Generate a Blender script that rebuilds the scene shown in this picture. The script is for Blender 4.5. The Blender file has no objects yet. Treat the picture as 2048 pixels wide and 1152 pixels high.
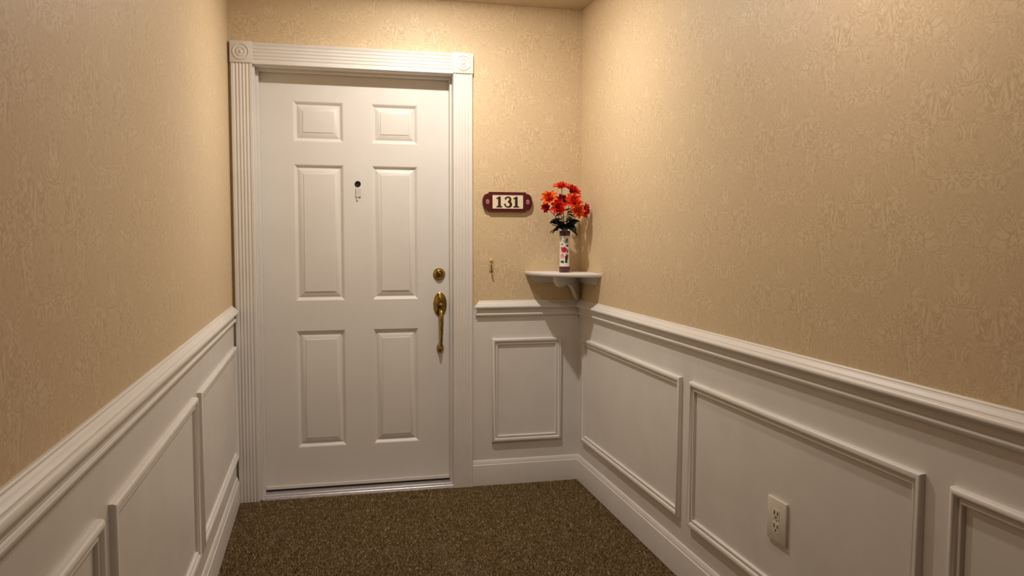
import bpy, bmesh, math, random
import numpy as np
from mathutils import Vector, Matrix
random.seed(7); RNG = np.random.default_rng(11)
PI = math.pi
scene = bpy.context.scene
COL = scene.collection

# ------------------------------------------------------------------ camera
cam_d = bpy.data.cameras.new('camera'); cam = bpy.data.objects.new('camera', cam_d); COL.objects.link(cam)
CAM = Vector((-1.2973, -3.9575, 1.2828))
Rv = Vector((0.97329763, -0.2295325, 0.00255941)); Uv = Vector((0.01280803, 0.06543624, 0.99777455))
Fv = Vector((0.22918917, 0.97109883, -0.0666288))
cam.matrix_world = Matrix(((Rv.x, Uv.x, -Fv.x, CAM.x), (Rv.y, Uv.y, -Fv.y, CAM.y), (Rv.z, Uv.z, -Fv.z, CAM.z), (0, 0, 0, 1)))
cam_d.sensor_width = 36.0; cam_d.lens = 1599.72 / 2048 * 36.0; cam_d.clip_start = 0.05
scene.camera = cam
# ------------------------------------------------------------------ world, exposure
world = bpy.data.worlds.new('world'); scene.world = world; world.use_nodes = True
world.node_tree.nodes['Background'].inputs[0].default_value = (1.0, 0.9, 0.78, 1)
world.node_tree.nodes['Background'].inputs[1].default_value = 0.05
vs = scene.view_settings
vs.view_transform = 'Standard'; vs.look = 'None'; vs.gamma = 1.0; vs.use_curve_mapping = False; vs.exposure = 0.0
# lamps: (x, y, strength, colour)
LAMP_ENTRY = (-0.77, -0.69, 2450.0, (1.0, 0.925, 0.83))
LAMP_SIDE = (-0.46, -2.40, 980.0, (1.0, 0.845, 0.715))
# ------------------------------------------------------------------ sizes
W = 1.7144; H = 2.42; LX = -W; YF = -7.5; DR = 0.10     # left wall, ceiling, wall behind the camera, door recess
RAIL_Z = 0.948; BASE_Z = 0.1308
CAS_L = (-1.7016, -1.607); CAS_R = (-0.666, -0.5702); CAS_TOP = 2.0709; BLOCK_TOP = 2.17
OPEN_L, OPEN_R, OPEN_T = -1.612, -0.661, 2.078

# ------------------------------------------------------------------ materials
def new_mat(name):
    m = bpy.data.materials.new(name); m.use_nodes = True
    nt = m.node_tree; b = nt.nodes['Principled BSDF']
    return m, nt, b
def N(nt, kind, **kw):
    n = nt.nodes.new(kind)
    for k, v in kw.items(): setattr(n, k, v)
    return n
def mth(nt, op, a, b=None, c=None):
    n = nt.nodes.new('ShaderNodeMath'); n.operation = op
    for i, v in enumerate((a, b, c)):
        if v is None: continue
        if isinstance(v, (int, float)): n.inputs[i].default_value = v
        else: nt.links.new(v, n.inputs[i])
    return n.outputs[0]
def noise(nt, vec, scale, detail=2.0, rough=0.5, dist=0.0):
    n = nt.nodes.new('ShaderNodeTexNoise'); n.inputs['Scale'].default_value = scale; n.inputs['Detail'].default_value = detail
    n.inputs['Roughness'].default_value = rough; n.inputs['Distortion'].default_value = dist
    nt.links.new(vec, n.inputs['Vector']); return n.outputs['Fac']
def ramp(nt, fac, stops):
    n = nt.nodes.new('ShaderNodeValToRGB'); e = n.color_ramp.elements
    while len(e) < len(stops): e.new(0.5)
    for el, (p, c) in zip(e, stops): el.position = p; el.color = (*c, 1)
    nt.links.new(fac, n.inputs[0]); return n.outputs[0]
def mix(nt, fac, a, b):
    n = nt.nodes.new('ShaderNodeMix'); n.data_type = 'RGBA'
    for sock, v in ((n.inputs['Factor'], fac), (n.inputs['A'], a), (n.inputs['B'], b)):
        if isinstance(v, (int, float)): sock.default_value = v
        elif isinstance(v, tuple): sock.default_value = (*v, 1)
        else: nt.links.new(v, sock)
    return n.outputs['Result']
def bump(nt, b, h, strength, dist):
    n = nt.nodes.new('ShaderNodeBump'); n.inputs['Strength'].default_value = strength; n.inputs['Distance'].default_value = dist
    nt.links.new(h, n.inputs['Height']); nt.links.new(n.outputs[0], b.inputs['Normal'])
def simple(name, col, rough=0.5, metal=0.0, vary=0.06, scale=30.0, bumpd=0.0, spec=0.5):
    m, nt, b = new_mat(name)
    tc = N(nt, 'ShaderNodeTexCoord')
    f = noise(nt, tc.outputs['Object'], scale, 3.0)
    lo = tuple(max(0, c * (1 - vary)) for c in col); hi = tuple(min(1, c * (1 + vary)) for c in col)
    nt.links.new(ramp(nt, f, [(0.3, lo), (0.7, hi)]), b.inputs['Base Color'])
    b.inputs['Roughness'].default_value = rough; b.inputs['Metallic'].default_value = metal
    b.inputs['Specular IOR Level'].default_value = spec
    if bumpd: bump(nt, b, f, 0.5, bumpd)
    return m

def wallpaper():
    # damask: mirrored half-drop tiles of curling leaf strokes, cream on tan
    m, nt, b = new_mat('damask_wallpaper')
    tc = N(nt, 'ShaderNodeTexCoord'); sp = N(nt, 'ShaderNodeSeparateXYZ'); nt.links.new(tc.outputs['Object'], sp.inputs[0])
    u = mth(nt, 'ADD', sp.outputs[0], sp.outputs[1]); v = sp.outputs[2]
    TU, TV = 0.34, 0.46
    cu = mth(nt, 'DIVIDE', u, TU)
    col = mth(nt, 'FLOOR', cu)
    half = mth(nt, 'MULTIPLY', mth(nt, 'MODULO', mth(nt, 'ABSOLUTE', col), 2.0), 0.5)
    fu = mth(nt, 'ABSOLUTE', mth(nt, 'SUBTRACT', mth(nt, 'FRACT', cu), 0.5))
    fv = mth(nt, 'FRACT', mth(nt, 'ADD', mth(nt, 'DIVIDE', v, TV), half))
    cb = N(nt, 'ShaderNodeCombineXYZ')
    nt.links.new(mth(nt, 'MULTIPLY', fu, TU), cb.inputs[0]); th_ = mth(nt, 'MULTIPLY', fv, 2 * PI)   # wrapped on a circle so that the tile repeats without a seam
    nt.links.new(mth(nt, 'MULTIPLY', mth(nt, 'COSINE', th_), TV / (2 * PI) * 0.75), cb.inputs[1]); nt.links.new(mth(nt, 'MULTIPLY', mth(nt, 'SINE', th_), TV / (2 * PI) * 0.75), cb.inputs[2])
    vec = cb.outputs[0]
    # curls: thin bands of a distorted noise field
    a = noise(nt, vec, 20.0, 1.0, 0.5, 2.6)
    bands = mth(nt, 'SINE', mth(nt, 'MULTIPLY', a, 38.0))
    c2 = noise(nt, vec, 75.0, 1.0, 0.5, 1.5)
    leaf = mth(nt, 'MULTIPLY_ADD', mth(nt, 'SUBTRACT', c2, 0.5), 2.6, bands)
    # clusters of ornament, plain ground between
    clus = noise(nt, vec, 13.0, 1.0, 0.5, 0.4)
    mask = N(nt, 'ShaderNodeMapRange'); mask.inputs[1].default_value = 0.38; mask.inputs[2].default_value = 0.6
    nt.links.new(clus, mask.inputs[0])
    pat = N(nt, 'ShaderNodeMapRange'); pat.inputs[1].default_value = -1.6; pat.inputs[2].default_value = 1.5
    nt.links.new(leaf, pat.inputs[0])
    fac = mth(nt, 'MULTIPLY_ADD', mth(nt, 'SUBTRACT', pat.outputs[0], 0.5), mth(nt, 'MULTIPLY_ADD', mask.outputs[0], 0.75, 0.25), 0.5)
    grain = noise(nt, tc.outputs['Object'], 240.0, 2.0)
    fac2 = mth(nt, 'MULTIPLY_ADD', mth(nt, 'SUBTRACT', grain, 0.5), 0.45, fac)
    nt.links.new(ramp(nt, fac2, [(0.10, (0.570, 0.421, 0.252)), (0.5, (0.645, 0.495, 0.307)), (0.90, (0.725, 0.58, 0.380))]), b.inputs['Base Color'])
    rr = mth(nt, 'MULTIPLY_ADD', fac, -0.12, 0.58); nt.links.new(rr, b.inputs['Roughness'])
    b.inputs['Specular IOR Level'].default_value = 0.35
    return m
M = {}
M['paper'] = wallpaper()
def trim_paint():
    m, nt, b = new_mat('white_trim_paint')
    tc = N(nt, 'ShaderNodeTexCoord')
    f = noise(nt, tc.outputs['Object'], 6.0, 4.0, 0.6)
    nt.links.new(ramp(nt, f, [(0.3, (0.70, 0.665, 0.625)), (0.7, (0.755, 0.72, 0.68))]), b.inputs['Base Color'])
    b.inputs['Roughness'].default_value = 0.38
    return m
M['trim'] = trim_paint()
def door_paint():
    m, nt, b = new_mat('white_door_paint')
    tc = N(nt, 'ShaderNodeTexCoord')
    f = noise(nt, tc.outputs['Object'], 3.0, 5.0, 0.65)
    base = ramp(nt, f, [(0.3, (0.70, 0.665, 0.625)), (0.7, (0.75, 0.715, 0.675))])
    # a few scuffs with a shape of their own near the bottom of the door
    sc = noise(nt, tc.outputs['Object'], 22.0, 3.0, 0.7)
    k = N(nt, 'ShaderNodeMapRange'); k.inputs[1].default_value = 0.70; k.inputs[2].default_value = 0.78; nt.links.new(sc, k.inputs[0])
    nt.links.new(mix(nt, mth(nt, 'MULTIPLY', k.outputs[0], 0.35), base, (0.45, 0.42, 0.40)), b.inputs['Base Color'])
    b.inputs['Roughness'].default_value = 0.42
    g = noise(nt, tc.outputs['Object'], 14.0, 3.0)
    bump(nt, b, g, 0.10, 0.003)
    return m
M['door'] = door_paint()
M['ceiling'] = simple('ceiling_paint', (0.60, 0.50, 0.38), 0.85, vary=0.05, scale=40, bumpd=0.0008)
M['brass'] = simple('aged_brass', (0.36, 0.245, 0.065), 0.24, 1.0, vary=0.35, scale=60)
M['brass_dark'] = simple('dark_brass', (0.16, 0.085, 0.02), 0.35, 1.0, vary=0.3, scale=80)
M['black'] = simple('black_metal', (0.010, 0.007, 0.005), 0.55, 0.0, spec=0.2)
M['alu'] = simple('threshold_metal', (0.52, 0.49, 0.50), 0.35, 0.6, vary=0.15, scale=45)
M['rubber'] = simple('dark_gap_rubber', (0.03, 0.026, 0.024), 0.8)
M['outlet'] = simple('outlet_plastic', (0.72, 0.66, 0.57), 0.35, vary=0.03)
M['slot'] = simple('slot_dark', (0.03, 0.022, 0.018), 0.7)
M['maroon'] = simple('maroon_lacquer', (0.085, 0.004, 0.008), 0.35, vary=0.15, scale=60)
M['cream'] = simple('cream_inlay', (0.80, 0.70, 0.50), 0.5, vary=0.10, scale=120)
M['digit'] = simple('digit_brown', (0.035, 0.006, 0.006), 0.4)
M['screw'] = simple('sign_stud', (0.46, 0.26, 0.21), 0.45, 0.2, vary=0.2, scale=300)
M['hookcream'] = simple('hook_plastic', (0.62, 0.45, 0.25), 0.25, vary=0.08)
M['hookbrown'] = simple('hook_metal', (0.16, 0.09, 0.025), 0.35, 0.7)
M['tag'] = simple('cover_plastic', (0.64, 0.60, 0.55), 0.3)
M['stem'] = simple('stem_green', (0.10, 0.13, 0.06), 0.6)
M['leaf'] = simple('leaf_dark', (0.006, 0.014, 0.013), 0.5, vary=0.4, scale=60)
def petal_mat(name, base, tip):
    m, nt, b = new_mat(name)
    tc = N(nt, 'ShaderNodeTexCoord'); sp = N(nt, 'ShaderNodeSeparateXYZ'); nt.links.new(tc.outputs['Object'], sp.inputs[0])
    t = mth(nt, 'DIVIDE', sp.outputs[1], 0.036)
    f = noise(nt, tc.outputs['Object'], 160.0, 2.0)
    t = mth(nt, 'MULTIPLY_ADD', mth(nt, 'SUBTRACT', f, 0.5), 0.5, t)
    nt.links.new(ramp(nt, t, [(0.15, base), (0.85, tip)]), b.inputs['Base Color'])
    b.inputs['Roughness'].default_value = 0.6; b.inputs['Specular IOR Level'].default_value = 0.2
    return m
M['petal_orange'] = petal_mat('petal_orange', (0.55, 0.035, 0.005), (0.86, 0.13, 0.008))
M['petal_red'] = petal_mat('petal_red', (0.36, 0.005, 0.004), (0.72, 0.020, 0.006))
M['petal_mid'] = petal_mat('petal_orange_red', (0.48, 0.010, 0.004), (0.84, 0.058, 0.008))
M['petal_deep'] = petal_mat('petal_deep_red', (0.25, 0.004, 0.006), (0.62, 0.014, 0.012))
M['pistil'] = simple('flower_centre', (0.05, 0.015, 0.008), 0.8)

# ------------------------------------------------------------------ mesh helpers
def link(name, me, m=None, parent=None, loc=None):
    o = bpy.data.objects.new(name, me); COL.objects.link(o)
    if m is not None and me is not None and not me.materials: me.materials.append(m)
    if parent is not None: o.parent = parent
    if loc is not None: o.location = loc
    return o
def mesh_of(bm, name, smooth=None):
    bmesh.ops.recalc_face_normals(bm, faces=bm.faces)
    me = bpy.data.meshes.new(name); bm.to_mesh(me); bm.free()
    if smooth is not None:
        me.polygons.foreach_set('use_smooth', [True] * len(me.polygons))
        me.set_sharp_from_angle(angle=math.radians(smooth))
    return me
def obj(name, bm, m, parent=None, loc=None, smooth=None):
    return link(name, mesh_of(bm, name, smooth), m, parent, loc)
def tag(o, label, cat=None, kind=None, group=None):
    o['label'] = label
    if cat: o['category'] = cat
    if kind: o['kind'] = kind
    if group: o['group'] = group
    return o
def thing(name, loc, label, cat, kind=None, group=None):
    o = bpy.data.objects.new(name, None); COL.objects.link(o); o.location = loc; o.empty_display_size = 0.05
    return tag(o, label, cat, kind, group)
def box(bm, x0, x1, y0, y1, z0, z1, bevel=0.0, seg=2):
    vs_ = [bm.verts.new(p) for p in ((x0,y0,z0),(x1,y0,z0),(x1,y1,z0),(x0,y1,z0),(x0,y0,z1),(x1,y0,z1),(x1,y1,z1),(x0,y1,z1))]
    fs = [bm.faces.new([vs_[i] for i in q]) for q in ((3,2,1,0),(4,5,6,7),(0,1,5,4),(1,2,6,5),(2,3,7,6),(3,0,4,7))]
    if bevel:
        es = {e for f in fs for e in f.edges}
        bmesh.ops.bevel(bm, geom=list(es), offset=bevel, segments=seg, profile=0.5, affect='EDGES')
    return bm
def newbox(*a, **k): return box(bmesh.new(), *a, **k)
def prism(bm, pts, frame, t0, t1):
    # polygon pts (a, b) extruded along the third axis; frame(a, b, t) -> xyz
    lo = [bm.verts.new(frame(a, b, t0)) for a, b in pts]; hi = [bm.verts.new(frame(a, b, t1)) for a, b in pts]
    n = len(pts)
    bm.faces.new(lo); bm.faces.new(hi[::-1])
    for i in range(n): bm.faces.new((lo[i], lo[(i+1) % n], hi[(i+1) % n], hi[i]))
    return bm
def sweep(prof, frame, s0, s1, e0=0.0, e1=0.0):
    # prof: (proud, height) closed against the wall; frame(s, p, z); each end slides along s by e*proud (mitre / return)
    bm = bmesh.new()
    A = [bm.verts.new(frame(s0 + e0 * p, p, z)) for p, z in prof]; B = [bm.verts.new(frame(s1 + e1 * p, p, z)) for p, z in prof]
    n = len(prof)
    for i in range(n): bm.faces.new((A[i], A[(i+1) % n], B[(i+1) % n], B[i]))
    bm.faces.new(A); bm.faces.new(B[::-1])
    return bm
def rect_frame(frame, s0, s1, z0, z1, prof, fill=None):
    # mitred rectangular moulding; prof: (inset from the outer edge, proud)
    bm = bmesh.new(); rings = []
    for w, p in prof:
        rings.append([bm.verts.new(frame(s, p, z)) for s, z in ((s0+w, z0+w), (s1-w, z0+w), (s1-w, z1-w), (s0+w, z1-w))])
    for a, b in zip(rings, rings[1:]):
        for i in range(4): bm.faces.new((a[i], a[(i+1) % 4], b[(i+1) % 4], b[i]))
    if fill: bm.faces.new(rings[-1])
    else:
        for i in range(4): bm.faces.new((rings[-1][i], rings[-1][(i+1) % 4], rings[0][(i+1) % 4], rings[0][i]))
    return bm
def lathe(prof, seg=32, axis='Z', center=(0, 0, 0), sx=1.0, sy=1.0):
    # prof: (radius, height); poles closed where radius is 0
    bm = bmesh.new(); c = Vector(center)
    def P(r, h, a):
        x, y = r * math.cos(a) * sx, r * math.sin(a) * sy
        return c + (Vector((x, y, h)) if axis == 'Z' else Vector((x, -h, y)) if axis == '-Y' else Vector((-h, x, y)))
    rings = []
    for r, h in prof:
        if r < 1e-7: rings.append([bm.verts.new(P(0, h, 0))])
        else: rings.append([bm.verts.new(P(r, h, 2 * PI * k / seg)) for k in range(seg)])
    for a, b in zip(rings, rings[1:]):
        if len(a) == 1 and len(b) == 1: continue
        for k in range(seg):
            k2 = (k + 1) % seg
            if len(a) == 1: bm.faces.new((a[0], b[k2], b[k]))
            elif len(b) == 1: bm.faces.new((a[k], a[k2], b[0]))
            else: bm.faces.new((a[k], a[k2], b[k2], b[k]))
    return bm
def tube(bm, pts, radii, seg=10, flat=1.0, up=Vector((0, 0, 1))):
    pts = [Vector(p) for p in pts]; rings = []
    for i, p in enumerate(pts):
        d = (pts[min(i+1, len(pts)-1)] - pts[max(i-1, 0)]).normalized()
        a = d.cross(up)
        a = d.cross(Vector((1, 0, 0))) if a.length < 1e-4 else a
        a.normalize(); b = a.cross(d)
        rings.append([bm.verts.new(p + radii[i] * (a * math.cos(2*PI*k/seg) + b * flat * math.sin(2*PI*k/seg))) for k in range(seg)])
    for a, b in zip(rings, rings[1:]):
        for k in range(seg): bm.faces.new((a[k], a[(k+1) % seg], b[(k+1) % seg], b[k]))
    bm.faces.new(rings[0]); bm.faces.new(rings[-1][::-1])
    return bm

# wall frames: s along the wall, p proud of it, z up
fr_back = lambda s, p, z: (s, -p, z)
fr_right = lambda s, p, z: (-p, s, z)
fr_left = lambda s, p, z: (LX + p, s, z)
fr_front = lambda s, p, z: (s, YF + p, z)

# ------------------------------------------------------------------ the setting: shell
floor = tag(obj('floor', newbox(LX - 0.1, 0.1, YF - 0.1, 0.30, -0.06, -0.004), M['leaf']), 'brown carpeted floor of the entry hall', 'floor', 'structure')
def carpet_mat():
    m, nt, b = new_mat('brown_carpet_yarn')
    tc = N(nt, 'ShaderNodeTexCoord'); at = N(nt, 'ShaderNodeAttribute', attribute_name='yarn')
    c = ramp(nt, at.outputs['Fac'], [(0.0, (0.05, 0.028, 0.009)), (0.35, (0.13, 0.083, 0.034)), (0.7, (0.23, 0.16, 0.085)), (1.0, (0.46, 0.36, 0.24))])
    # pale worn patches and reddish patches of the yarn
    p1 = noise(nt, tc.outputs['Object'], 3.2, 3.0, 0.6); k = N(nt, 'ShaderNodeMapRange'); k.inputs[1].default_value = 0.58; k.inputs[2].default_value = 0.74; nt.links.new(p1, k.inputs[0])
    c = mix(nt, mth(nt, 'MULTIPLY', k.outputs[0], 0.45), c, (0.20, 0.155, 0.115))
    nt.links.new(c, b.inputs['Base Color']); b.inputs['Roughness'].default_value = 0.95; b.inputs['Specular IOR Level'].default_value = 0.1
    return m
M['carpet'] = carpet_mat()
floor.data.materials.clear(); floor.data.materials.append(simple('carpet_backing', (0.07, 0.045, 0.018), 0.95, vary=0.3, scale=90))
def carpet_pile():
    # short tufts: three-sided leaning cones, dense over the part of the hall in view, sparser behind
    def field(x0, x1, y0, y1, step):
        nx, ny = int((x1-x0)/step), int((y1-y0)/step)
        gx, gy = np.meshgrid(np.linspace(x0, x1, nx), np.linspace(y0, y1, ny))
        return (np.stack([gx.ravel(), gy.ravel()], 1) + RNG.normal(0, step*0.35, (nx*ny, 2)), step)
    parts = [field(LX+0.02, -0.02, -1.55, -0.012, 0.0052), field(LX+0.02, -0.02, -3.0, -1.56, 0.0085), field(LX+0.02, -0.02, YF+0.03, -3.01, 0.02)]
    V = []; C = []
    for P, step in parts:
        n = len(P); a = RNG.uniform(0, 2*PI, n); r = step*0.62*RNG.uniform(0.75, 1.3, n); h = RNG.uniform(0.004, 0.010, n)
        lean = RNG.normal(0, step*0.5, (n, 2))
        vs4 = np.zeros((n, 4, 3))
        for k in range(3):
            vs4[:, k, 0] = P[:, 0] + r*np.cos(a + k*2*PI/3); vs4[:, k, 1] = P[:, 1] + r*np.sin(a + k*2*PI/3); vs4[:, k, 2] = -0.0045
        vs4[:, 3, :2] = P + lean; vs4[:, 3, 2] = h - 0.004
        V.append(vs4.reshape(-1, 3)); C.append(np.repeat(np.clip(RNG.beta(1.6, 2.4, n), 0, 1), 3))
    V = np.concatenate(V); C = np.concatenate(C); nt_ = len(V)//4
    base = (np.arange(nt_)*4)[:, None, None]; tri = np.array([[0, 1, 3], [1, 2, 3], [2, 0, 3]])[None]
    T = (base + tri).reshape(-1)
    me = bpy.data.meshes.new('carpet_pile')
    me.vertices.add(len(V)); me.vertices.foreach_set('co', V.astype(np.float32).ravel())
    me.loops.add(len(T)); me.loops.foreach_set('vertex_index', T.astype(np.int32))
    me.polygons.add(nt_*3); me.polygons.foreach_set('loop_start', np.arange(nt_*3, dtype=np.int32)*3)
    me.update(calc_edges=True)
    at = me.attributes.new('yarn', 'FLOAT', 'FACE'); at.data.foreach_set('value', C.astype(np.float32))
    o = link('carpet_pile', me, M['carpet'], floor)
    o['kind'] = 'stuff'
carpet_pile()
tag(obj('ceiling', newbox(LX - 0.1, 0.1, YF - 0.1, 0.14, H, H + 0.1), M['ceiling']), 'plain tan painted ceiling over the entry', 'ceiling', 'structure')
wall_right = tag(obj('wall_right', newbox(0, 0.1, YF - 0.1, 0.14, -0.06, H), M['paper']), 'right wall with tan damask wallpaper above white wainscot', 'wall', 'structure')
wall_left = tag(obj('wall_left', newbox(LX - 0.1, LX, YF - 0.1, 0.14, -0.06, H), M['paper']), 'left wall with tan damask wallpaper above white wainscot', 'wall', 'structure')
bmw = bmesh.new()
box(bmw, LX, OPEN_L, 0, 0.14, -0.06, H); box(bmw, OPEN_R, 0, 0, 0.14, -0.06, H); box(bmw, OPEN_L, OPEN_R, 0, 0.14, OPEN_T, H)
wall_back = tag(obj('wall_back', bmw, M['paper']), 'end wall with damask wallpaper around the white door', 'wall', 'structure')
wall_front = tag(obj('wall_front', newbox(LX, 0, YF - 0.1, YF, -0.06, H), M['paper']), 'wallpapered wall of the hall opposite the door', 'wall', 'structure')

# wainscot boards and panel frames
WB = 0.003
obj('wainscot_board', newbox(-WB, 0.0, YF, 0.0, 0.0, 0.925), M['trim'], wall_right)
obj('wainscot_board', newbox(LX, LX + WB, YF, -0.0, 0.0, 0.925), M['trim'], wall_left)
obj('wainscot_board', newbox(CAS_R[1], -WB, -WB, 0.0, 0.0, 0.925), M['trim'], wall_back)
PM = [(0.0, 0.0), (0.0, 0.009), (0.0015, 0.0125), (0.005, 0.0155), (0.010, 0.0165), (0.015, 0.0145), (0.0185, 0.0105), (0.020, 0.007),
      (0.0215, 0.0055), (0.0235, 0.0055), (0.025, 0.0085), (0.028, 0.0095), (0.031, 0.0085), (0.034, 0.0035), (0.034, 0.0)]
PM = [(w, p + (WB if p > 0 else 0)) for w, p in PM]
ZT, ZB = 0.7555, 0.2215
pf = lambda parent, fr, s0, s1: obj('panel_frame', rect_frame(fr, s0, s1, ZB, ZT, PM), M['trim'], parent, smooth=35)
for s1, s0 in ((-0.0855, -1.239), (-1.319, -2.4725), (-2.556, -3.71), (-3.79, -4.94), (-5.02, -6.17)): pf(wall_right, fr_right, s0, s1)
for s1, s0 in ((-0.030, -1.159), (-1.232, -2.292), (-2.372, -3.44), (-3.52, -4.60), (-4.68, -5.76)): pf(wall_left, fr_left, s0, s1)
pf(wall_back, fr_back, -0.470, -0.1005)

# chair rails, baseboards
RAIL = [(0, 0.949), (0.004, 0.9485), (0.0065, 0.946), (0.0072, 0.943), (0.009, 0.942), (0.0125, 0.9385), (0.0175, 0.9325), (0.020, 0.931), (0.0205, 0.9285),
        (0.0235, 0.9275), (0.0275, 0.924), (0.0295, 0.919), (0.029, 0.914), (0.0265, 0.9105), (0.018, 0.9085), (0.0165, 0.905), (0.0135, 0.903),
        (0.0105, 0.897), (0.0095, 0.890), (0.012, 0.8875), (0.016, 0.8855), (0.0185, 0.8815), (0.0185, 0.877), (0.016, 0.8725), (0.011, 0.870), (0.006, 0.866), (0, 0.8655)]
RAIL = [(p + (WB if z < 0.925 else 0) * 0, z) for p, z in RAIL]
BASE = [(0, 0.0), (0.016, 0.0), (0.016, 0.104), (0.0155, 0.1065), (0.0125, 0.109), (0.012, 0.112), (0.0115, 0.1185), (0.009, 0.1225), (0.0085, 0.126), (0.0055, 0.130), (0.0, 0.1315)]
LRE, LBE = -0.058, -0.026
tag(obj('trim_1', sweep(RAIL, fr_right, YF, 0, 1, -1), M['trim'], smooth=30), 'white moulded chair rail running along the right wall', 'trim', 'structure')
tag(obj('trim_2', sweep(RAIL, fr_left, YF, LRE, 1, 1), M['trim'], smooth=30), 'white moulded chair rail running along the left wall', 'trim', 'structure')
tag(obj('trim_3', sweep(RAIL, fr_back, -0.532, 0, -1, -1), M['trim'], smooth=30), 'short white chair rail on the end wall below the corner shelf', 'trim', 'structure')
tag(obj('trim_4', sweep(RAIL, fr_front, LX, 0, 1, -1), M['trim'], smooth=30), 'white chair rail on the wall opposite the door', 'trim', 'structure')
br = tag(obj('baseboard_right', sweep(BASE, fr_right, -1.146, 0, 0, -1), M['trim'], smooth=30), 'white baseboard along the right wall above brown carpet', 'baseboard', 'structure')
obj('baseboard_length', sweep(BASE, fr_right, YF, -1.1475, 1, 0), M['trim'], br, smooth=30)
tag(obj('baseboard_left', sweep(BASE, fr_left, YF, LBE, 1, 0), M['trim'], smooth=30), 'white baseboard along the left wall above brown carpet', 'baseboard', 'structure')
tag(obj('baseboard_back', sweep(BASE, fr_back, CAS_R[1] + 0.0005, 0, 0, -1), M['trim'], smooth=30), 'short white baseboard on the end wall right of the door', 'baseboard', 'structure')
tag(obj('baseboard_front', sweep(BASE, fr_front, LX, 0, 1, -1), M['trim'], smooth=30), 'white baseboard on the wall opposite the door', 'baseboard', 'structure')

# ------------------------------------------------------------------ door casing with corner blocks
def flute_profile(w, t, nfl=5, margin=0.0105, depth=0.0032):
    pts = [(0.0, 0.0), (0.0, t - 0.002), (0.0015, t)]
    fw = (w - 2 * margin) / nfl
    for k in range(nfl):
        a = margin + k * fw
        for j in range(7):
            u = j / 6; pts.append((a + fw * (0.12 + 0.76 * u), t - depth * math.sin(PI * u)))
    pts += [(w - 0.0015, t), (w, t - 0.002), (w, 0.0)]
    return pts
casing = thing('trim_5', (-1.136, 0, 0), 'white fluted door casing with square rosette corner blocks', 'door casing', 'structure')
off = Vector((1.136, 0, 0))
def cas_v(x0, x1, z1):
    return prism(bmesh.new(), flute_profile(x1 - x0, 0.022), lambda a, b, t: (x0 + a + off.x, -b, t), 0.0, z1)
obj('side_casing', cas_v(CAS_L[0], CAS_L[1], CAS_TOP), M['trim'], casing, smooth=40)
obj('side_casing', cas_v(CAS_R[0], CAS_R[1], CAS_TOP), M['trim'], casing, smooth=40)
obj('head_casing', prism(bmesh.new(), flute_profile(2.167 - 2.068, 0.022), lambda a, b, t: (t + off.x, -b, 2.068 + a), CAS_L[1] + 0.0015, CAS_R[0] - 0.0015), M['trim'], casing, smooth=40)
for x0, x1 in ((CAS_L[0] - 0.003, CAS_L[1] + 0.0015), (CAS_R[0] - 0.0015, CAS_R[1] + 0.003)):
    bl = obj('corner_block', newbox(x0 + off.x, x1 + off.x, -0.028, 0, CAS_TOP, BLOCK_TOP, bevel=0.002), M['trim'], casing, smooth=30)
    ros = lathe([(0.038, -0.001), (0.037, 0.0025), (0.0345, 0.0035), (0.032, 0.001), (0.0305, -0.002), (0.026, -0.0035), (0.022, -0.001), (0.020, 0.0025), (0.0175, 0.003), (0.015, 0.0),
                 (0.012, -0.002), (0.009, 0.0), (0.007, 0.004), (0.004, 0.0055), (0, 0.006)], 36, '-Y', ((x0 + x1) / 2 + off.x, -0.0285, (CAS_TOP + BLOCK_TOP) / 2))
    obj('rosette', ros, M['trim'], bl, smooth=50)

# ------------------------------------------------------------------ door
DX0, DX1 = -1.5860, -0.6725
door = thing('door_1', ((DX0 + DX1) / 2, DR, 0), 'white six-panel entry door with brass lock and handle', 'door', 'structure')
D = Vector((-(DX0 + DX1) / 2, -DR, 0))
JL, JR, JT = -1.598, -0.6635, 2.066
bj = bmesh.new()
box(bj, OPEN_L, JL, 0.0, 0.14, 0, JT); box(bj, JR, OPEN_R, 0.0, 0.14, 0, JT); box(bj, OPEN_L, OPEN_R, 0.0, 0.14, JT, OPEN_T)
bmesh.ops.translate(bj, verts=bj.verts, vec=D)
obj('door_jamb', bj, M['trim'], door)
for args in ((JL, DX0, 0.055, 0.0985, 0.0, 2.055), (DX1, JR, 0.055, 0.0985, 0.0, 2.055), (JL, JR, 0.055, 0.0985, 2.055, JT)):
    b_ = newbox(*args, bevel=0.001); bmesh.ops.translate(b_, verts=b_.verts, vec=D); obj('door_stop', b_, M['trim'], door)
PXS = ((-1.4305, -1.1935), (-1.0565, -0.8290)); PZS = ((0.2220, 0.8060), (0.9550, 1.6215), (1.7325, 1.9255))
bs = bmesh.new(); SL = (JL + 0.002, JR - 0.002, 0.010, JT - 0.003)
SL = (SL[0], SL[1], 0.0205, SL[3])
xs = [SL[0], PXS[0][0], PXS[0][1], PXS[1][0], PXS[1][1], SL[1]]; zs = [SL[2], *[z for p in PZS for z in p], SL[3]]
vg = {(i, j): bs.verts.new((x, DR, z)) for i, x in enumerate(xs) for j, z in enumerate(zs)}
for i in range(5):
    for j in range(7):
        if i in (1, 3) and j in (1, 3, 5): continue
        bs.faces.new((vg[i, j], vg[i+1, j], vg[i+1, j+1], vg[i, j+1]))
border = [vg[i, 0] for i in range(6)] + [vg[5, j] for j in range(1, 8)] + [vg[i, 7] for i in range(4, -1, -1)] + [vg[0, j] for j in range(6, 0, -1)]
bk = [bs.verts.new(v.co + Vector((0, 0.036, 0))) for v in border]
for i in range(len(border)): bs.faces.new((border[i], border[(i+1) % len(border)], bk[(i+1) % len(bk)], bk[i]))
bs.faces.new(bk[::-1])
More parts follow.
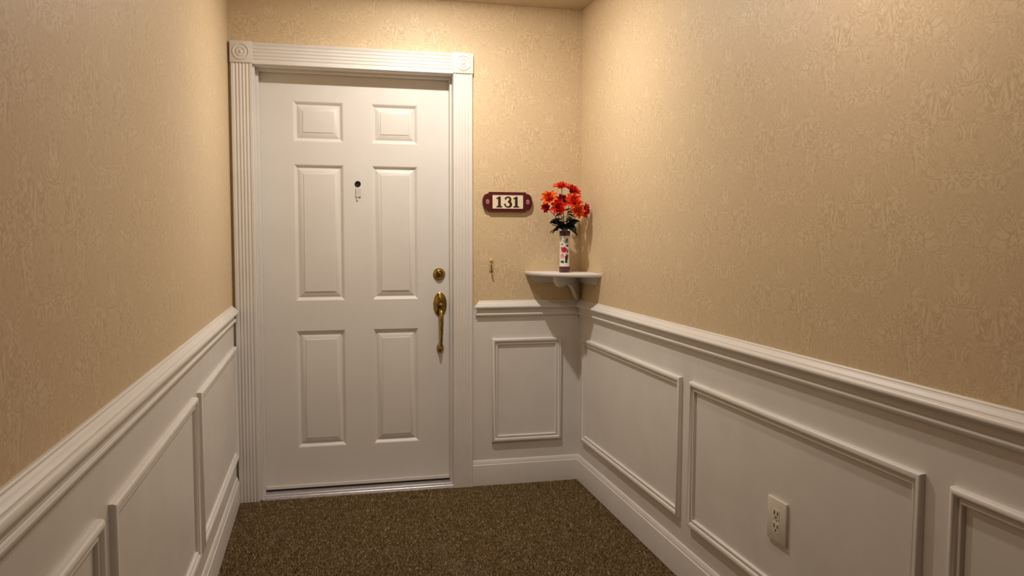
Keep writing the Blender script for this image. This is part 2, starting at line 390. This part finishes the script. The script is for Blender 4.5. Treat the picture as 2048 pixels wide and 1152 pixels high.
bmesh.ops.translate(bs, verts=bs.verts, vec=D)
slab = obj('door_slab', bs, M['door'], door)
RP = [(0.0, 0.0), (0.003, -0.0012), (0.006, -0.0035), (0.012, -0.0105), (0.015, -0.0128), (0.0180, -0.0130), (0.020, -0.0118), (0.041, -0.0048), (0.0435, -0.0044), (0.0455, -0.0012), (0.048, -0.0010)]
for (x0, x1) in PXS:
    for (z0, z1) in PZS:
        b_ = rect_frame(lambda s, p, z: (s + D.x, -p, z), x0, x1, z0, z1, RP, fill=True)
        obj('raised_panel', b_, M['door'], slab, smooth=25)
b_ = newbox(DX0 + 0.001, DX1 - 0.001, 0.092, 0.1, 0.0195, 0.036, bevel=0.002); bmesh.ops.translate(b_, verts=b_.verts, vec=D); obj('door_sweep', b_, M['door'], door)
b_ = newbox(DX0 + 0.001, DX1 - 0.001, 0.0985, 0.12, 0.004, 0.0200); bmesh.ops.translate(b_, verts=b_.verts, vec=D); obj('weather_strip', b_, M['rubber'], door)
# deadbolt
dbx, dbz = -0.7229, 1.0800
db = obj('deadbolt', lathe([(0.031, 0.0), (0.031, 0.004), (0.029, 0.007), (0.025, 0.009), (0.0235, 0.012), (0.021, 0.0155), (0.0185, 0.017), (0.0165, 0.0155), (0.016, 0.0135), (0, 0.0135)], 36, '-Y', (dbx + D.x, 0, dbz)), M['brass'], door, smooth=40)
obj('key_cylinder', lathe([(0.0115, 0.0130), (0.0115, 0.0165), (0.0095, 0.0175), (0, 0.0175)], 24, '-Y', (dbx + D.x, 0, dbz)), M['brass'], db, smooth=40)
obj('keyhole', newbox(dbx + D.x - 0.0012, dbx + D.x + 0.0012, -0.0180, -0.0172, dbz - 0.006, dbz + 0.006), M['brass_dark'], db)
# handle set
hx = -0.7185 + D.x; hz = 0.926
plate = lathe([(0.0345, 0.0), (0.0345, 0.004), (0.0325, 0.007), (0.029, 0.009), (0.0265, 0.0095), (0.025, 0.0115), (0.020, 0.0145), (0.012, 0.0165), (0, 0.017)], 40, '-Y', (hx, 0, hz), 1.0, 1.78)
hs = obj('handle_set', plate, M['brass'], door, smooth=45)
bt = bmesh.new()   # thumb latch: stalk and curled pad
tube(bt, [(hx, -0.010, hz + 0.004), (hx, -0.026, hz + 0.008), (hx, -0.042, hz + 0.006), (hx, -0.054, hz - 0.003)], [0.006, 0.007, 0.011, 0.009], 12, 0.45)
obj('thumb_latch', bt, M['brass'], hs, smooth=60)
obj('latch_collar', lathe([(0.016, 0.012), (0.016, 0.018), (0.013, 0.021), (0.008, 0.021), (0, 0.0205)], 24, '-Y', (hx, 0, hz + 0.010)), M['brass'], hs, smooth=45)
bg = bmesh.new()
gp = [(0.010, -0.024, 0.006), (0.020, -0.026, 0.009), (0.034, -0.027, 0.0105), (0.046, -0.034, 0.0105), (0.054, -0.050, 0.0105), (0.058, -0.075, 0.0102), (0.058, -0.105, 0.0095),
      (0.056, -0.140, 0.0082), (0.052, -0.170, 0.0066), (0.045, -0.192, 0.0060), (0.034, -0.208, 0.0072), (0.022, -0.218, 0.0090), (0.010, -0.224, 0.0100)]
tube(bg, [(hx, -a, hz + b) for a, b, r in gp], [r for a, b, r in gp], 14, 1.0, Vector((1, 0, 0)))
obj('grip', bg, M['brass'], hs, smooth=60)
obj('grip_foot', lathe([(0.0185, 0.0), (0.0185, 0.003), (0.017, 0.007), (0.0135, 0.012), (0.008, 0.0155), (0, 0.017)], 28, '-Y', (hx, 0, 0.700), 1.0, 1.45), M['brass'], hs, smooth=45)
# peephole with its small swinging cover
px, pz = -1.1262 + D.x, 1.5310
ph = obj('peephole', lathe([(0.0145, 0.0), (0.0145, 0.003), (0.0125, 0.005), (0.009, 0.005), (0.007, 0.0035), (0, 0.003)], 28, '-Y', (px, 0, pz)), M['black'], door, smooth=40)
cv = bmesh.new(); box(cv, px - 0.010, px + 0.0155, -0.0065, -0.0035, pz - 0.064, pz - 0.020, bevel=0.0012); obj('peephole_cover', cv, M['tag'], ph)
cv = bmesh.new(); box(cv, px - 0.0065, px + 0.0015, -0.005, -0.002, pz - 0.083, pz - 0.062, bevel=0.001); obj('cover_tab', cv, M['tag'], ph)

# threshold
th = [(-0.010, 0.0), (-0.008, 0.004), (0.010, 0.0065), (0.012, 0.0085), (0.030, 0.0095), (0.032, 0.0075), (0.046, 0.0075), (0.048, 0.010), (0.098, 0.010), (0.098, -0.004), (-0.010, -0.004)]
tag(obj('trim_6', prism(bmesh.new(), th, lambda a, b, t: (t, a, b), JL + 0.0005, JR - 0.0005), M['alu']), 'grey metal threshold strip under the white door', 'threshold', 'structure')

# ------------------------------------------------------------------ ceiling lamps
def lamp_mat(name, col, s):
    m, nt, b = new_mat(name); b.inputs['Base Color'].default_value = (0.9, 0.9, 0.88, 1)
    b.inputs['Emission Color'].default_value = (*col, 1); b.inputs['Emission Strength'].default_value = s
    return m
def ceiling_light(spec, label):
    x, y, s, col = spec
    t = thing('ceiling_light', (x, y, H), label, 'lamp', group='ceiling lights of the hall')
    obj('trim_ring', lathe([(0.031, -0.0005), (0.085, -0.0005), (0.083, -0.004), (0.074, -0.006), (0.050, -0.005), (0.031, -0.003)], 40), M['trim'], t, smooth=40)
    R_, hh = 0.028, 0.006; prof = [(R_, -0.001)] + [(R_ * math.cos(a), -0.004 - hh * math.sin(a)) for a in [k * PI / 12 for k in range(0, 6)]] + [(0, -0.004 - hh)]
    obj('lamp_lens', lathe(prof, 24), lamp_mat('lamp_lens_glow', col, s), t, smooth=80)
    return t
ceiling_light(LAMP_ENTRY, 'round ceiling light just in front of the white door')
ceiling_light(LAMP_SIDE, 'round ceiling light halfway along the hall near the right wall')

# ------------------------------------------------------------------ corner shelf
SZ = 1.0960
shelf = thing('corner_shelf', (0, 0, SZ), 'white quarter-round corner shelf carrying the flower vase', 'shelf')
def shelf_outline(g):   # g grows the outline from the corner
    return [(-0.0005, -0.0005)] + [(-(0.295 + g) * math.cos(a) - 0.0005, -(0.329 + g) * math.sin(a) - 0.0005) for a in [k * PI / 2 / 24 for k in range(25)]]
bsh = bmesh.new()
lay = [(-0.0035, 0.0), (-0.001, -0.0015), (0.0, -0.005), (0.0, -0.010), (-0.0015, -0.0145), (-0.005, -0.0175), (-0.007, -0.0185)]
rings = [[bsh.verts.new((x, y, z)) for x, y in shelf_outline(g)] for g, z in lay]
for a, b in zip(rings, rings[1:]):
    for i in range(len(a)): bsh.faces.new((a[i], a[(i+1) % len(a)], b[(i+1) % len(b)], b[i]))
bsh.faces.new(rings[0]); bsh.faces.new(rings[-1][::-1])
obj('shelf_board', bsh, M['trim'], shelf, smooth=40)
cl = [(0.0, -0.0185), (0.268, -0.0185), (0.262, -0.034), (0.245, -0.052), (0.236, -0.056), (0.0, -0.056)]
obj('cleat', prism(bmesh.new(), cl, lambda a, b, t: (-a - 0.0005, -t, b), 0.0005, 0.018), M['trim'], shelf)
cl2 = [(a * 1.09 if a else 0.0185, b) for a, b in cl]
obj('cleat', prism(bmesh.new(), cl2, lambda a, b, t: (-t, -a - 0.0005, b), 0.0005, 0.018), M['trim'], shelf)
bp_ = [(0.024, -0.0185), (0.272, -0.0185), (0.272, -0.034), (0.268, -0.044), (0.256, -0.058), (0.238, -0.068), (0.215, -0.072), (0.192, -0.069), (0.172, -0.064), (0.152, -0.062), (0.134, -0.064), (0.112, -0.072),
       (0.094, -0.085), (0.078, -0.101), (0.062, -0.122), (0.048, -0.139), (0.036, -0.147), (0.024, -0.149)]
q2 = math.sqrt(0.5)
obj('bracket', prism(bmesh.new(), bp_, lambda a, b, t: (-a * q2 + t * q2, -a * q2 - t * q2, b), -0.010, 0.010), M['trim'], shelf, smooth=35)

# ------------------------------------------------------------------ vase and flowers
VX, VY = -0.131, -0.150
def vase_mat():
    m, nt, b = new_mat('painted_porcelain')
    tc = N(nt, 'ShaderNodeTexCoord'); sp = N(nt, 'ShaderNodeSeparateXYZ'); nt.links.new(tc.outputs['Object'], sp.inputs[0])
    ang = mth(nt, 'ARCTAN2', sp.outputs[0], mth(nt, 'MULTIPLY', sp.outputs[1], -1.0))
    u = mth(nt, 'MULTIPLY', ang, 0.025); z = sp.outputs[2]
    wob = noise(nt, tc.outputs['Object'], 160.0, 2.0)
    def blob(cx, cz, rx, rz, soft=0.35, w=0.9):
        d = mth(nt, 'SQRT', mth(nt, 'ADD', mth(nt, 'POWER', mth(nt, 'DIVIDE', mth(nt, 'SUBTRACT', u, cx), rx), 2.0), mth(nt, 'POWER', mth(nt, 'DIVIDE', mth(nt, 'SUBTRACT', z, cz), rz), 2.0)))
        d = mth(nt, 'MULTIPLY_ADD', mth(nt, 'SUBTRACT', wob, 0.5), w, d)
        k = N(nt, 'ShaderNodeMapRange'); k.inputs[1].default_value = 1.0; k.inputs[2].default_value = 1.0 - soft; nt.links.new(d, k.inputs[0]); return k.outputs[0]
    c = (0.74, 0.71, 0.66)
    green = (0.03, 0.07, 0.05); navy = (0.012, 0.018, 0.028); red = (0.50, 0.015, 0.03); pink = (0.75, 0.30, 0.32); teal = (0.16, 0.24, 0.19)
    for cx, cz, rx, rz, col in ((0.008, 0.152, 0.014, 0.011, teal), (-0.006, 0.158, 0.006, 0.006, pink), (0.012, 0.163, 0.006, 0.008, navy), (-0.012, 0.140, 0.008, 0.006, teal),
                                (0.014, 0.133, 0.008, 0.007, navy), (-0.014, 0.122, 0.007, 0.005, green), (-0.002, 0.112, 0.021, 0.017, red), (0.016, 0.104, 0.006, 0.010, green),
                                (-0.011, 0.080, 0.014, 0.014, pink), (-0.013, 0.088, 0.004, 0.004, red), (0.010, 0.070, 0.009, 0.026, navy), (0.017, 0.082, 0.006, 0.008, green), (-0.012, 0.053, 0.013, 0.008, green), (0.008, 0.052, 0.008, 0.005, navy),
                                (0.050, 0.12, 0.014, 0.012, red), (0.058, 0.09, 0.010, 0.012, green), (-0.050, 0.10, 0.014, 0.014, red), (-0.056, 0.13, 0.008, 0.012, navy), (-0.045, 0.07, 0.008, 0.014, green), (0.045, 0.07, 0.007, 0.02, navy)):
        c = mix(nt, blob(cx, cz, rx, rz), c, col)
    # patterned dark purple bands at foot and rim
    band = mth(nt, 'ADD', mth(nt, 'LESS_THAN', z, 0.030), mth(nt, 'GREATER_THAN', z, 0.181))
    chk = mth(nt, 'MULTIPLY', mth(nt, 'SINE', mth(nt, 'MULTIPLY', u, 620.0)), mth(nt, 'SINE', mth(nt, 'MULTIPLY', z, 330.0)))
    bc = ramp(nt, mth(nt, 'MULTIPLY_ADD', chk, 0.5, 0.5), [(0.35, (0.028, 0.006, 0.012)), (0.62, (0.09, 0.018, 0.035)), (0.85, (0.30, 0.13, 0.15))])
    c = mix(nt, band, c, bc)
    nt.links.new(c, b.inputs['Base Color']); b.inputs['Roughness'].default_value = 0.18
    return m
vase = thing('vase', (VX, VY, SZ), 'slim cylindrical porcelain vase with painted flowers and dark purple bands', 'vase')
d_ = CAM - Vector((VX, VY, SZ)); vase.rotation_euler = (0, 0, math.atan2(d_.y, d_.x) + PI / 2)
vp = [(0, 0.0005), (0.0245, 0.0005), (0.0262, 0.003), (0.0262, 0.028), (0.0252, 0.033), (0.0247, 0.070), (0.0245, 0.110), (0.0248, 0.150), (0.0254, 0.178), (0.0264, 0.184), (0.0268, 0.200), (0.0262, 0.2055),
      (0.0240, 0.2055), (0.0225, 0.200), (0.0215, 0.15), (0.0215, 0.015), (0, 0.012)]
obj('body', lathe(vp, 40), vase_mat(), vase, smooth=40)

def petal_mesh(name, L, w, cup, m, notch=True):
    bm = bmesh.new(); nu, nv = 6, 5; g = []
    for i in range(nu):
        t = i / (nu - 1); wd = w * (0.28 + 0.95 * math.sin(PI * min(1, 0.12 + t * 0.86)) ** 0.9) * (1.0 if t < 0.95 else 0.75)
        row = []
        for j in range(nv):
            s = j / (nv - 1) * 2 - 1
            y = L * t - (0.10 * L * (1 - abs(s)) if i == nu - 1 and notch and j == nv // 2 else 0) - 0.05 * L * s * s * t
            z = cup * L * t * t * 0.6 + 0.16 * w * s * s - 0.22 * L * max(0, t - 0.72) + 0.03 * L * math.sin(5 * t + 3 * s)
            row.append(bm.verts.new((s * wd * 0.5, y, z)))
        g.append(row)
    for i in range(nu - 1):
        for j in range(nv - 1): bm.faces.new((g[i][j], g[i][j+1], g[i+1][j+1], g[i+1][j]))
    bmesh.ops.recalc_face_normals(bm, faces=bm.faces)
    ext = bmesh.ops.solidify(bm, geom=list(bm.faces), thickness=0.0005)
    me = mesh_of(bm, name, 60); me.materials.append(m); return me
def leaf_mesh(L, w):
    bm = bmesh.new(); n = 8; g = []
    for i in range(n + 1):
        t = i / n; prof = math.sin(PI * min(1, t * 0.92 + 0.06)) ** 0.8; jag = 1.0 if i % 2 else 0.62
        row = [bm.verts.new((s * w * 0.5 * prof * (jag if abs(s) == 1 else 1), L * t, 0.10 * w * abs(s) - 0.25 * L * t * t)) for s in (-1, -0.45, 0, 0.45, 1)]
        g.append(row)
    for i in range(n):
        for j in range(4): bm.faces.new((g[i][j], g[i][j+1], g[i+1][j+1], g[i+1][j]))
    bmesh.ops.recalc_face_normals(bm, faces=bm.faces); bmesh.ops.solidify(bm, geom=list(bm.faces), thickness=0.0005)
    me = mesh_of(bm, 'leaf', 60); me.materials.append(M['leaf']); return me
LEAF = [leaf_mesh(0.060, 0.046), leaf_mesh(0.052, 0.040), leaf_mesh(0.040, 0.034)]
PET = {k: (petal_mesh('petal', 0.036, 0.017, 0.30, M[k]), petal_mesh('petal', 0.028, 0.014, 0.55, M[k])) for k in ('petal_orange', 'petal_red', 'petal_mid', 'petal_deep')}
def frame_from(n, spin=0.0):
    n = n.normalized(); a = n.cross(Vector((0.31, 0.17, 0.93)))
    a = n.cross(Vector((1, 0, 0))) if a.length < 0.1 else a
    a.normalize(); b = n.cross(a)
    return Matrix((a, b, n)).transposed().to_4x4() @ Matrix.Rotation(spin, 4, 'Z')
def flower(center, normal, r, kind, label, mouth, leaves, seed):
    rnd = random.Random(seed)
    base = Vector((VX + mouth[0] * 0.5, VY + mouth[1] * 0.5, SZ + 0.016))
    t = thing('artificial_flower', base, label, 'flower', group='artificial flowers in the vase')
    c = Vector(center) - base; n = Vector(normal).normalized(); sc = r / 0.038
    F0 = frame_from(n, rnd.uniform(0, 6))
    for layer, (cnt, tilt, s2) in enumerate(((8, 0.10, 1.0), (7, 0.55, 0.92), (4, 0.95, 0.75))):
        me = PET[kind][0 if layer == 0 else 1]
        for k in range(cnt):
            o = link('petal', me, None, t)
            ang = 2 * PI * (k + 0.5 * layer) / cnt + rnd.uniform(-0.12, 0.12)
            o.matrix_local = Matrix.Translation(c + n * 0.0012 * layer) @ F0 @ Matrix.Rotation(ang, 4, 'Z') @ Matrix.Translation((0, 0.002, 0)) @ Matrix.Rotation(tilt + rnd.uniform(-0.12, 0.14), 4, 'X') @ Matrix.Diagonal((sc * s2, sc * s2, sc * s2, 1))
    ce = obj('flower_centre', lathe([(0, -0.004), (0.006, -0.003), (0.0065, 0.002), (0.004, 0.005), (0, 0.006)], 10), M['pistil'], t, smooth=60)
    ce.matrix_local = Matrix.Translation(c) @ F0
    m0 = Vector((VX + mouth[0], VY + mouth[1], SZ + 0.203)) - base
    e = c - n * 0.004; bmst = bmesh.new()
    P = [Vector((0, 0, 0)), m0]
    ctrl = m0 + Vector((0, 0, 0.06)) * 0.8
    for k in range(1, 8):
        q = k / 7; P.append(m0 * (1-q)**2 + ctrl * 2*q*(1-q) + e * q*q)
    tube(bmst, P, [0.0017] * len(P), 6); obj('stem', bmst, M['stem'], t, smooth=60)
    for (az, el, q, li) in leaves:
        p = m0 * (1-q)**2 + ctrl * 2*q*(1-q) + e * q*q
        o = link('leaf', LEAF[li], None, t)
        o.matrix_local = Matrix.Translation(p) @ Matrix.Rotation(az, 4, 'Z') @ Matrix.Rotation(el, 4, 'X') @ Matrix.Rotation(rnd.uniform(-0.5, 0.5), 4, 'Y')
    return t
# leaf azimuth: 0 points to +y, pi to the hall; elevation: positive rises
def lv(seed, n, a0, a1):
    rnd = random.Random(seed * 13)
    low = [(rnd.uniform(a0, a1), rnd.uniform(-0.45, 0.85), rnd.uniform(0.12, 0.34), rnd.choice((0, 0, 1, 2))) for _ in range(n)]
    return low + [(rnd.uniform(a0, a1), rnd.uniform(-0.3, 0.6), rnd.uniform(0.42, 0.62), 2) for _ in range(2)]
flower((-0.150, -0.155, 1.514), (-0.12, -0.30, 0.94), 0.046, 'petal_mid', 'topmost orange-red flower of the bouquet, seen from its side', (-0.004, 0.002), lv(1, 3, 1.6, 4.2), 1)
flower((-0.093, -0.145, 1.497), (0.30, -0.55, 0.75), 0.048, 'petal_red', 'red flower just right of the topmost one', (0.006, 0.006), lv(2, 3, -2.6, -0.9), 2)
flower((-0.218, -0.175, 1.460), (-0.45, -0.75, 0.50), 0.046, 'petal_orange', 'bright orange flower at the left edge of the bouquet', (-0.012, -0.004), lv(3, 4, 1.2, 2.6), 3)
flower((-0.181, -0.205, 1.415), (-0.25, -0.92, 0.25), 0.044, 'petal_red', 'red flower low on the left, under the orange one', (-0.009, -0.010), lv(4, 4, 1.7, 3.1), 4)
flower((-0.137, -0.125, 1.452), (-0.10, -0.70, 0.70), 0.040, 'petal_deep', 'small dark red flower half hidden at the middle of the bouquet', (0.000, 0.010), lv(5, 2, -0.9, 0.9), 5)
flower((-0.103, -0.197, 1.443), (0.02, -0.86, 0.50), 0.051, 'petal_mid', 'large orange-red flower at the middle right, facing the hall', (0.006, -0.008), lv(6, 4, 2.3, 3.9), 6)
flower((-0.088, -0.215, 1.400), (0.22, -0.92, 0.15), 0.044, 'petal_orange', 'orange flower low on the right, below the large one', (0.010, -0.010), lv(7, 4, -3.0, -1.7), 7)
flower((-0.041, -0.186, 1.403), (0.70, -0.62, 0.05), 0.040, 'petal_red', 'red flower drooping at the right edge, nearly touching the wall', (0.013, -0.002), lv(8, 3, -2.3, -1.4), 8)
flower((-0.229, -0.160, 1.416), (-0.70, -0.60, -0.10), 0.029, 'petal_deep', 'small dark red flower at the far left below the orange one', (-0.013, 0.003), lv(9, 3, 1.0, 2.0), 9)

# ------------------------------------------------------------------ number sign
sgx, sgz = -0.3905, 1.4465
sign = thing('number_sign', (sgx, 0, sgz), 'maroon number plaque reading 131 beside the door', 'sign')
hw, hh = 0.0945, 0.0495
def end_arc(sgn):
    out = []
    for k in range(13):
        a = -PI / 2 + PI * k / 12
        out.append((sgn * (hw + 0.004 + 0.029 * max(0.0, math.cos(a)) ** 0.75), -sgn * 0.0 + sgn * 0.041 * math.sin(a)))
    return out
ol = [(hw - 0.001, -hh)] + end_arc(1) + [(hw - 0.001, hh), (-hw + 0.001, hh)] + end_arc(-1) + [(-hw + 0.001, -hh)]
win = (-0.0785, 0.0785, -0.0335, 0.0335)
bp1 = bmesh.new(); T0, T1 = 0.0005, 0.019
lay = [(1.0, T0), (1.0, T1 - 0.003), (0.985, T1)]
rg = [[bp1.verts.new((x * (k if k == 1 else 0.99), -t, z * (k if k == 1 else 0.97))) for x, z in ol] for k, t in lay]
for a, b in zip(rg, rg[1:]):
    for i in range(len(a)): bp1.faces.new((a[i], a[(i+1) % len(a)], b[(i+1) % len(b)], b[i]))
bp1.faces.new(rg[0]); bp1.faces.new(rg[-1][::-1])
obj('plate', bp1, M['maroon'], sign, smooth=35)
obj('rim', rect_frame(lambda s, p, z: (s, -p, z), win[0] - 0.006, win[1] + 0.006, win[2] - 0.006, win[3] + 0.006, [(0, T1 - 0.001), (0.001, T1 + 0.0015), (0.004, T1 + 0.002), (0.006, T1 + 0.0005), (0.006, T1 - 0.001)]), M['maroon'], sign, smooth=30)
obj('inlay', newbox(win[0], win[1], -T1 - 0.0008, -T1 + 0.002, win[2], win[3]), M['cream'], sign)
ONE = [(-0.27, 0), (0.27, 0), (0.27, 0.09), (0.125, 0.12), (0.125, 1.0), (-0.02, 1.0), (-0.28, 0.86), (-0.28, 0.78), (-0.115, 0.82), (-0.115, 0.12), (-0.27, 0.09)]
DH = 0.053
def digit_one(cx):
    b = prism(bmesh.new(), ONE, lambda a, h, t: (cx + a * DH, -t, -DH / 2 + h * DH), T1, T1 + 0.0030)
    obj('digit', b, M['digit'], sign)
digit_one(-0.0440); digit_one(0.0430)
b3 = bmesh.new(); path = []
for k in range(11):
    a = math.radians(160 - k * 23); path.append((0.235 * math.cos(a), 0.755 + 0.215 * math.sin(a), 0.10 + 0.10 * max(0, math.cos(a + 0.2))))
for k in range(15):
    a = math.radians(85 - k * 18.5); path.append((0.29 * math.cos(a), 0.285 + 0.255 * math.sin(a), 0.10 + 0.13 * max(0, math.cos(a))))
pr = None; rows = []
for i, (x, z, w) in enumerate(path):
    a = path[max(i-1, 0)]; c = path[min(i+1, len(path)-1)]; dx, dz = c[0]-a[0], c[1]-a[1]; l = math.hypot(dx, dz) or 1; nx, nz = -dz/l*w/2, dx/l*w/2
    rows.append([b3.verts.new((( x + s*nx)*DH, -t, -DH/2 + (z + s*nz)*DH)) for t in (T1, T1 + 0.0030) for s in (-1, 1)])
for a, b in zip(rows, rows[1:]):
    for q in ((2, 3), (3, 1), (1, 0), (0, 2)): b3.faces.new((a[q[0]], a[q[1]], b[q[1]], b[q[0]]))
for x, z, w in (path[0], path[-1]):
    bb = lathe([(0, 0), (0.085*DH, 0), (0.085*DH, 0.003), (0, 0.003)], 16, '-Y', (x*DH, -T1, -DH/2 + z*DH)); me_ = bpy.data.meshes.new('t'); bb.to_mesh(me_); bb.free(); b3.from_mesh(me_); bpy.data.meshes.remove(me_)
obj('digit', b3, M['digit'], sign)
for sx in (-1, 1):
    st = obj('stud', lathe([(0.0105, 0.0), (0.0105, 0.002), (0.009, 0.0035), (0.006, 0.003), (0, 0.003)], 20, '-Y', (sx * 0.1035, -T1 + 0.0005, 0), 0.85, 1.15), M['screw'], sign, smooth=40)
    obj('screw', lathe([(0.0028, 0.002), (0.0028, 0.0042), (0, 0.0044)], 12, '-Y', (sx * 0.1035, -T1 + 0.0005, 0)), M['brass_dark'], st)

# ------------------------------------------------------------------ small hook
hk = thing('wall_hook', (-0.4722, 0, 1.128), 'small tan hook fixed to the wallpaper below the number plaque', 'hook')
bb = bmesh.new(); box(bb, -0.0105, 0.0105, -0.005, -0.0003, -0.031, 0.034, bevel=0.002); obj('back_plate', bb, M['hookcream'], hk, smooth=30)
obj('knob', lathe([(0.007, 0.003), (0.0075, 0.007), (0.006, 0.011), (0.003, 0.013), (0, 0.0135)], 18, '-Y', (0, 0, 0.024)), M['hookcream'], hk, smooth=50)
bb = bmesh.new(); tube(bb, [(0, -0.004, 0.006), (0, -0.010, -0.004), (0, -0.012, -0.018), (0, -0.015, -0.028), (0, -0.021, -0.031), (0, -0.026, -0.026)], [0.003, 0.0036, 0.0036, 0.004, 0.0042, 0.0045], 10, 1.0, Vector((1, 0, 0)))
obj('hook_arm', bb, M['hookbrown'], hk, smooth=60)

# ------------------------------------------------------------------ power outlet
out = thing('power_outlet', (-WB, -1.897, 0.4455), 'cream duplex power outlet in the second wainscot panel of the right wall', 'outlet')
bb = newbox(-0.0085, 0.0, -0.049, 0.049, -0.064, 0.064, bevel=0.0028); obj('cover_plate', bb, M['outlet'], out, smooth=30)
for zc in (0.0185, -0.0205):
    rc = obj('receptacle', newbox(-0.0095, -0.008, -0.0165, 0.0165, zc - 0.0155, zc + 0.0155, bevel=0.001), M['outlet'], out)
    for yy, hgt in ((0.0085, 0.0052), (-0.0085, 0.0046)):
        obj('slot', newbox(-0.0099, -0.0090, yy - 0.0024, yy + 0.0024, zc + 0.004 - hgt, zc + 0.004 + hgt), M['slot'], rc)
    obj('ground_hole', lathe([(0.0036, 0.0090), (0.0036, 0.0099), (0, 0.0099)], 12, '-X', (0, 0.0, zc - 0.0085)), M['slot'], rc)
obj('cover_screw', lathe([(0.0028, 0.008), (0.0028, 0.0095), (0, 0.0098)], 12, '-X', (0, 0, 0.001)), M['outlet'], out)
